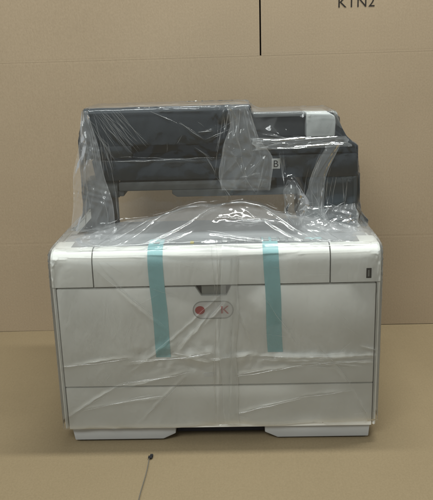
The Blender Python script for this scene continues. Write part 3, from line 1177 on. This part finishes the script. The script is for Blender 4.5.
LAPS = [
    ([(0.0173, 0.2718), (-0.1512, 0.1299), (-0.2631, 0.0495), (-0.2581, 0.0264), (0.0093, 0.0220)], 0.25),
    ([(0.0267, 0.2579), (0.1669, 0.1762), (0.2245, 0.1028), (0.2584, 0.0275), (0.2587, 0.0179), (0.0213, 0.0218)], 0.22),
    ([(-0.2634, 0.1630), (-0.0035, 0.1706), (0.2659, 0.1618), (0.2672, 0.0178), (-0.2616, 0.0265)], 0.12),
    ([(-0.1074, 0.2520), (-0.0010, 0.2584), (-0.0207, 0.1529), (-0.1468, 0.1462)], 0.10),
    ([(0.1473, 0.3886), (0.2471, 0.3950), (0.2519, 0.3416), (0.1440, 0.3441)], 0.50),
    ([(0.0267, 0.5535), (0.1051, 0.5382), (0.0993, 0.4335), (0.0372, 0.4176), (0.0149, 0.4870)], 0.30),
]


def project(P, off):
    dist, g = nearest(P.reshape(-1, 3))
    return P + (g * np.maximum(off - dist, 0)[:, None]).reshape(P.shape)


# crumpled film: facets from crossed triangle waves, where the bag is bunched up
cr = np.zeros((MV, MU), np.float32)
gk = np.random.default_rng(11)
A3 = P + 0.010 * np.sin(P[..., [1, 2, 0]] * 43.0 + 1.3)
for k in range(7):
    dv_ = gk.normal(size=3)
    dv_ /= np.linalg.norm(dv_)
    fr_k = 26 * 1.28 ** k
    ph_ = (A3 * dv_.astype(np.float32)).sum(-1) * fr_k + gk.uniform()
    cr += (0.62 ** (k * .8)) * (np.abs(ph_ - np.floor(ph_) - 0.5) - 0.25)
CRM = np.zeros((MV, MU), np.float32)
for (cx, cy, cz, rx, ry, rz, am) in CRUMPLE:
    e = ((P[..., 0] - cx) / rx) ** 2 + ((P[..., 1] - cy) / ry) ** 2 + ((P[..., 2] - cz) / rz) ** 2
    CRM = np.maximum(CRM, am * np.exp(-e ** 1.5))
P = P + Nn * (cr * CRM)[..., None]
P = project(P, 0.0016)
Nn = normals(P)
XX, YY, ZZ = P[..., 0], P[..., 1], P[..., 2]
frontcols = (np.arange(MU) < NF * 4 + 8)[None, :] & (YY < 0.2)


def press(creases, A, B, mask, whiten):
    H = np.zeros((MV, MU), np.float32)
    for (x0, z0, x1, z1, w, h) in creases:
        dx, dz = x1 - x0, z1 - z0
        L2 = dx * dx + dz * dz
        ln = math.sqrt(L2)
        t = np.clip(((A - x0) * dx + (B - z0) * dz) / L2, 0, 1)
        bow = min(0.003, 0.04 * ln) * np.sin(t * 3.1 + x0 * 50) + 0.0005 * np.sin(t * ln * 300 + z0 * 40)
        nxp, nzp = -dz / ln, dx / ln
        d = np.sqrt((A - x0 - t * dx - bow * nxp) ** 2 + (B - z0 - t * dz - bow * nzp) ** 2)
        fade = np.sin(np.clip(t, 0.02, 0.98) * math.pi) ** 0.6 * (0.88 + 0.12 * np.sin(t * ln * 120 + z0 * 90))
        H = np.maximum(H, h * fade * np.exp(-(d / w) ** 1.4))
    return H * mask, H * mask / 0.004 * whiten


H1, W1 = press(CREASES, XX, ZZ, frontcols, 0.10)
decks = (np.arange(MU) < NF * 4 + 8)[None, :] & (ZZ > 0.345) & (YY > 0.012) & (YY < 0.100) & (ZZ < 0.40)
H2, W2 = press(DECK, XX, YY, decks, 0.5)
P = P + Nn * (H1 + H2)[..., None]
# where the film lies double or treble: sheets folded over the front, (x, z) outlines
LAY = np.zeros((MV, MU), np.float32)
for poly, amt in LAPS:
    ins = np.full((MV, MU), 1e9, np.float32)
    n_ = len(poly)
    ar = sum(poly[i][0] * poly[(i + 1) % n_][1] - poly[(i + 1) % n_][0] * poly[i][1] for i in range(n_))
    for i in range(n_):
        (xa, za), (xb, zb) = poly[i], poly[(i + 1) % n_]
        ln = math.hypot(xb - xa, zb - za)
        d = ((xb - xa) * (ZZ - za) - (zb - za) * (XX - xa)) / ln * (1 if ar > 0 else -1)
        ins = np.minimum(ins, d + 0.005 * np.sin((XX + ZZ) * 60 + i) + 0.003 * np.sin((XX - 1.7 * ZZ) * 140 + 2 * i))
    LAY += amt * np.clip(ins / (0.012 if amt > 0.3 else 0.004), 0, 1) ** 1.3 * frontcols
P = project(P, 0.0012)
LAY += 0.9 * frontcols * np.clip((ZZ - 0.347) / 0.004, 0, 1) * np.clip((0.398 - ZZ) / 0.006, 0, 1) * np.clip((YY - 0.008) / 0.01, 0, 1) * np.clip((0.092 - YY) / 0.01, 0, 1)
LAY = np.clip(LAY + W1 + W2, 0, 2.5)


# fine creases: pinched folds of the film itself, a millimetre or less across, standing on the sheet
def on_sheet(a, b, A, B, sel):
    """index of the sheet vertex nearest to (a, b) in the two named coordinates"""
    d = np.where(sel, (A - a) ** 2 + (B - b) ** 2, 9e9)
    return int(d.argmin())


RV, RF = [], []


def ribbon(p0, p1, A, B, sel, w, seed):
    g = np.random.default_rng(seed)
    ln = math.hypot(p1[0] - p0[0], p1[1] - p0[1])
    n = max(6, int(ln / 0.004))
    nx_, nz_ = -(p1[1] - p0[1]) / ln, (p1[0] - p0[0]) / ln
    ph = g.uniform(0, 6.28, 4)
    lo_a, hi_a = min(p0[0], p1[0]) - .02, max(p0[0], p1[0]) + .02
    lo_b, hi_b = min(p0[1], p1[1]) - .02, max(p0[1], p1[1]) + .02
    ids = np.nonzero((sel & (A > lo_a) & (A < hi_a) & (B > lo_b) & (B < hi_b)).ravel())[0]
    if len(ids) < 10:
        return
    Af, Bf, Pf, Nf = A.ravel()[ids], B.ravel()[ids], P.reshape(-1, 3)[ids], NN.reshape(-1, 3)[ids]
    pts, nrm = [], []
    for k in range(n + 1):
        t = k / n
        bow = min(.003, .022 * ln) * math.sin(t * 3.14 + ph[0]) + min(.0005, .005 * ln) * math.sin(t * ln * 150 + ph[1])
        a, b = p0[0] + (p1[0] - p0[0]) * t + nx_ * bow, p0[1] + (p1[1] - p0[1]) * t + nz_ * bow
        i = int(((Af - a) ** 2 + (Bf - b) ** 2).argmin())
        pts.append(Pf[i])
        nrm.append(Nf[i])
    pts, nrm = np.array(pts), np.array(nrm)
    for _ in range(3):
        pts[1:-1] = .25 * pts[:-2] + .5 * pts[1:-1] + .25 * pts[2:]
        nrm[1:-1] = .25 * nrm[:-2] + .5 * nrm[1:-1] + .25 * nrm[2:]
    tan = np.gradient(pts, axis=0)
    side = np.cross(tan, nrm)
    side /= np.maximum(np.linalg.norm(side, axis=1, keepdims=True), 1e-9)
    t = np.linspace(0, 1, n + 1)
    r = w * np.sin(np.clip(t, .01, .99) * np.pi) ** .7 * (.65 + .35 * np.sin(t * ln * 70 + ph[2]) * np.sin(t * ln * 170 + ph[3]))
    base = len(RV)
    for k in range(n + 1):
        RV.append(pts[k] - side[k] * r[k] + nrm[k] * 0.0001)
        RV.append(pts[k] - side[k] * r[k] * .35 + nrm[k] * (0.0001 + r[k] * .75))
        RV.append(pts[k] + side[k] * r[k] * .35 + nrm[k] * (0.0001 + r[k] * .75))
        RV.append(pts[k] + side[k] * r[k] + nrm[k] * 0.0001)
    for k in range(n):
        for j in range(3):
            q = base + k * 4 + j
            RF.append((q, q + 1, q + 5, q + 4))


NN = normals(P)
XX, YY, ZZ = P[..., 0], P[..., 1], P[..., 2]
gs = np.random.default_rng(21)
kk = 0
for (lst, A, B, sel) in ((CREASES, XX, ZZ, frontcols), (DECK, XX, YY, decks)):
    for (x0, z0, x1, z1, w, h) in lst:
        ln = math.hypot(x1 - x0, z1 - z0)
        for c in range(1 + int(gs.integers(1, 4))):
            kk += 1
            j = gs.normal(size=4) * min(.004, .035 * ln) * (0 if c == 0 else 1)
            cut = gs.uniform(0, .45, 2) * (0 if c == 0 else 1)
            q0 = (x0 + (x1 - x0) * cut[0] + j[0], z0 + (z1 - z0) * cut[0] + j[1])
            q1 = (x1 - (x1 - x0) * cut[1] + j[2], z1 - (z1 - z0) * cut[1] + j[3])
            ribbon(q0, q1, A, B, sel, (0.00085 if c == 0 else 0.0005) * min(2.3, .6 + h * 230), kk)
# stray hair-line creases all over
for c in range(45):
    kk += 1
    x, z = gs.uniform(-.25, .25), gs.uniform(.05, .54)
    if .345 < z < .44:
        continue
    an = gs.normal() * .9 + (0.5 if x < 0 else -0.5)
    ln = gs.uniform(.015, .07)
    ribbon((x, z), (x + ln * math.cos(an), min(.55, max(.04, z + ln * math.sin(an)))), XX, ZZ, frontcols, gs.uniform(.00018, .00034), kk)


def grid_obj(name, G, mat, parent, wrap, xv=None, xf=None):
    R, Cn = G.shape[:2]
    idx = np.arange(R * Cn).reshape(R, Cn)
    if wrap:
        nxt = np.roll(idx, -1, 1)
        q = np.stack([idx[:-1], nxt[:-1], nxt[1:], idx[1:]], -1).reshape(-1, 4)
    else:
        q = np.stack([idx[:-1, :-1], idx[:-1, 1:], idx[1:, 1:], idx[1:, :-1]], -1).reshape(-1, 4)
    org = np.array(parent.location if parent else (0, 0, 0), np.float32)
    me = bpy.data.meshes.new(name)
    G = G.reshape(-1, 3)
    n0 = len(q)
    if xv:
        q = np.concatenate([q, np.array(xf) + R * Cn])
        G = np.concatenate([G, np.array(xv, np.float32)])
    me.vertices.add(len(G))
    me.vertices.foreach_set("co", (G - org).astype(np.float32).ravel())
    me.loops.add(len(q) * 4)
    me.loops.foreach_set("vertex_index", q.astype(np.int32).ravel())
    me.polygons.add(len(q))
    me.polygons.foreach_set("loop_start", np.arange(0, len(q) * 4, 4, dtype=np.int32))
    me.polygons.foreach_set("use_smooth", np.ones(len(q), bool))
    me.update(calc_edges=True)
    me.validate()
    me.materials.append(MAT[mat])
    if xv:
        me.materials.append(MAT["film_crease"])
        mi = np.zeros(len(q), np.int32)
        mi[n0:] = 1
        me.polygons.foreach_set("material_index", mi)
    o = bpy.data.objects.new(name, me)
    COL.objects.link(o)
    o.parent = parent
    return o


bag = root("plastic_bag", (0, 0.24, 0))
tag(bag, "clear crinkled plastic bag pulled over the printer, gathered in folds round the scanner", "plastic bag")
sheet = grid_obj("sheet", P, "film", bag, True, RV, RF)
la = sheet.data.attributes.new("layers", 'FLOAT', 'POINT')
la.data.foreach_set("value", np.r_[LAY.astype(np.float32).ravel(), np.full(len(RV), 0.15, np.float32)])
# doubled film: the welded seam down the middle and loose laps folded back on the sheet
def lap(u0, u1, v0, v1, off, skew=0.0, ruffle=0.0, seed=1, n=40, width=0.25, taper=True):
    g = np.random.default_rng(seed)
    ph = g.uniform(0, 6, 6)
    Nf = normals(P)
    U = MU / NU * NF
    vs_ = np.arange(int(v0 / arc[-1] * MV), int(v1 / arc[-1] * MV), 2)
    G = []
    for k, v in enumerate(vs_):
        t = k / max(1, len(vs_) - 1)
        wob = 0.006 * math.sin(t * 7 + ph[0]) + 0.003 * math.sin(t * 19 + ph[1])
        lo = (u0 + skew * t + wob) * U
        ends = min(1.0, (min(t, 1 - t) * 5 + 0.12)) ** 0.7 if taper else 1.0
        lo += (1 - ends) * 0.5 * (u1 - u0) * U
        wd = (u1 - u0) * ends * (1 + width * math.sin(t * 5 + ph[2])) * U
        s = np.linspace(0, 1, n)
        c = lo + wd * s
        i0 = np.floor(c).astype(int)
        a_ = (c - i0)[:, None]
        i0 = np.clip(i0, 0, MU - 2)
        base = P[v, i0] * (1 - a_) + P[v, i0 + 1] * a_
        nn = Nf[v, i0] * (1 - a_) + Nf[v, i0 + 1] * a_
        o = off * (0.45 + np.sin(np.pi * s) * 0.6) + ruffle * np.abs(np.sin(s * 8 + 2.5 * math.sin(t * 4 + ph[3]) + ph[4])) * np.sin(np.pi * s)
        G.append(base + nn * o[:, None])
    G = np.array(G, np.float32)
    for _ in range(6):
        G[1:-1] = 0.25 * G[:-2] + 0.5 * G[1:-1] + 0.25 * G[2:]
        G[:, 1:-1] = 0.25 * G[:, :-2] + 0.5 * G[:, 1:-1] + 0.25 * G[:, 2:]
    return G + np.array([0, -0.0012, 0.0004], np.float32)


A_ = arc
grid_obj("welded_seam", lap(0.515, 0.562, 0.01, 0.350, 0.0012, 0.0, 0.0006, 2, 40, 0.08, False), "film_fold", bag, False)


def spline(pts, n):
    pts = np.array(pts, np.float64)
    k = np.linspace(0, len(pts) - 1, n)
    i = np.clip(k.astype(int), 0, len(pts) - 2)
    a = (k - i)[:, None]
    p = np.concatenate([2 * pts[:1] - pts[1:2], pts, 2 * pts[-1:] - pts[-2:-1]])
    p0, p1, p2, p3 = p[i], p[i + 1], p[i + 2], p[i + 3]
    return 0.5 * (2 * p1 + (p2 - p0) * a + (2 * p0 - 5 * p1 + 4 * p2 - p3) * a ** 2 + (3 * p1 - p0 - 3 * p2 + p3) * a ** 3)


def flap(lo, hi, y0, y1, bulge, pleat, freq, seed):
    """a loose lap of film between two edges given as (x, z); y runs y0 at the top to y1 at the foot"""
    g = np.random.default_rng(seed)
    n, m = 110, 56
    A, B = spline(lo, n), spline(hi, n)
    ph = g.uniform(0, 6.28, 8)
    t = np.linspace(0, 1, n)[:, None]
    s = np.linspace(0, 1, m)[None, :]
    w1 = 0.0025 * np.sin(t * 11 + ph[6]) * np.sin(np.pi * t)
    X = A[:, :1] * (1 - s) + B[:, :1] * s + w1
    Z = A[:, 1:] * (1 - s) + B[:, 1:] * s + 0.002 * np.sin(s * 9 + ph[7]) * np.sin(np.pi * t)
    wave = freq * s + 1.1 * np.sin(t * 5 + ph[0]) + 0.6 * np.sin(t * 13 + ph[1] + s * 4)
    tri = np.abs((wave / 2) % 1 - 0.5) * 2
    cr_ = np.abs(((X * 37 + Z * 61 + 0.6 * np.sin(Z * 90)) % 1) - 0.5) + np.abs(((X * -71 + Z * 43 + 0.5 * np.sin(X * 120)) % 1) - 0.5)
    edge = np.minimum(s, 1 - s)
    Y = y0 + (y1 - y0) * t - bulge * np.sin(np.pi * s) ** .7 - pleat * tri * np.clip(edge * 6, 0, 1) - pleat * .6 * cr_
    Y = Y - 0.002 * np.exp(-(edge / 0.03) ** 2)            # the lip of the lap stands off a little
    G = np.stack([X, Y, Z], -1).astype(np.float32)
    o = grid_obj("fold", G, "film_fold", bag, False)
    lay = (0.55 * np.exp(-(edge / 0.025) ** 2) + 0.25 * (tri > .9)) * np.ones_like(t) - 0.35 * (1 - np.clip(np.minimum(t, 1 - t) / .06, 0, 1))
    at = o.data.attributes.new("layers", 'FLOAT', 'POINT')
    at.data.foreach_set("value", lay.astype(np.float32).ravel())
    return o


for args in (
    ([(-0.2179, 0.5587), (-0.2283, 0.4937), (-0.2391, 0.4250), (-0.2462, 0.3594)], [(-0.2079, 0.5584), (-0.1924, 0.4928), (-0.1767, 0.4234), (-0.1690, 0.3558)], 0.112, 0.085, 0.005, 0.003, 4.0, 1),
    ([(0.0220, 0.5637), (0.0311, 0.5272), (0.0150, 0.4874), (0.0089, 0.4535), (0.0131, 0.4188)], [(0.0586, 0.5627), (0.0762, 0.5127), (0.0944, 0.4820), (0.1010, 0.4546), (0.0956, 0.4167)], 0.114, 0.112, 0.003, 0.002, 6.0, 2),
    ([(0.1938, 0.4946), (0.1623, 0.4324), (0.1505, 0.3891), (0.1437, 0.3484)], [(0.2156, 0.4940), (0.1879, 0.4283), (0.1883, 0.3882), (0.2027, 0.3471)], 0.113, 0.100, 0.004, 0.001, 3.0, 3),
    ([(0.0627, 0.5064), (0.0725, 0.4859)], [(0.2237, 0.5055), (0.2341, 0.4885)], 0.113, 0.110, 0.003, 0.002, 4.0, 4),
    ([(0.1248, 0.4351), (0.1178, 0.4075), (0.1195, 0.3811), (0.1333, 0.3594)], [(0.1384, 0.4347), (0.1573, 0.4047), (0.1574, 0.3801), (0.1454, 0.3591)], 0.108, 0.095, 0.009, 0.003, 3.0, 5),
    ([(0.1540, 0.3855), (0.1472, 0.3484)], [(0.2415, 0.3904), (0.2513, 0.3441)], 0.114, 0.095, 0.006, 0.004, 7.0, 6),
):
    flap(*args)
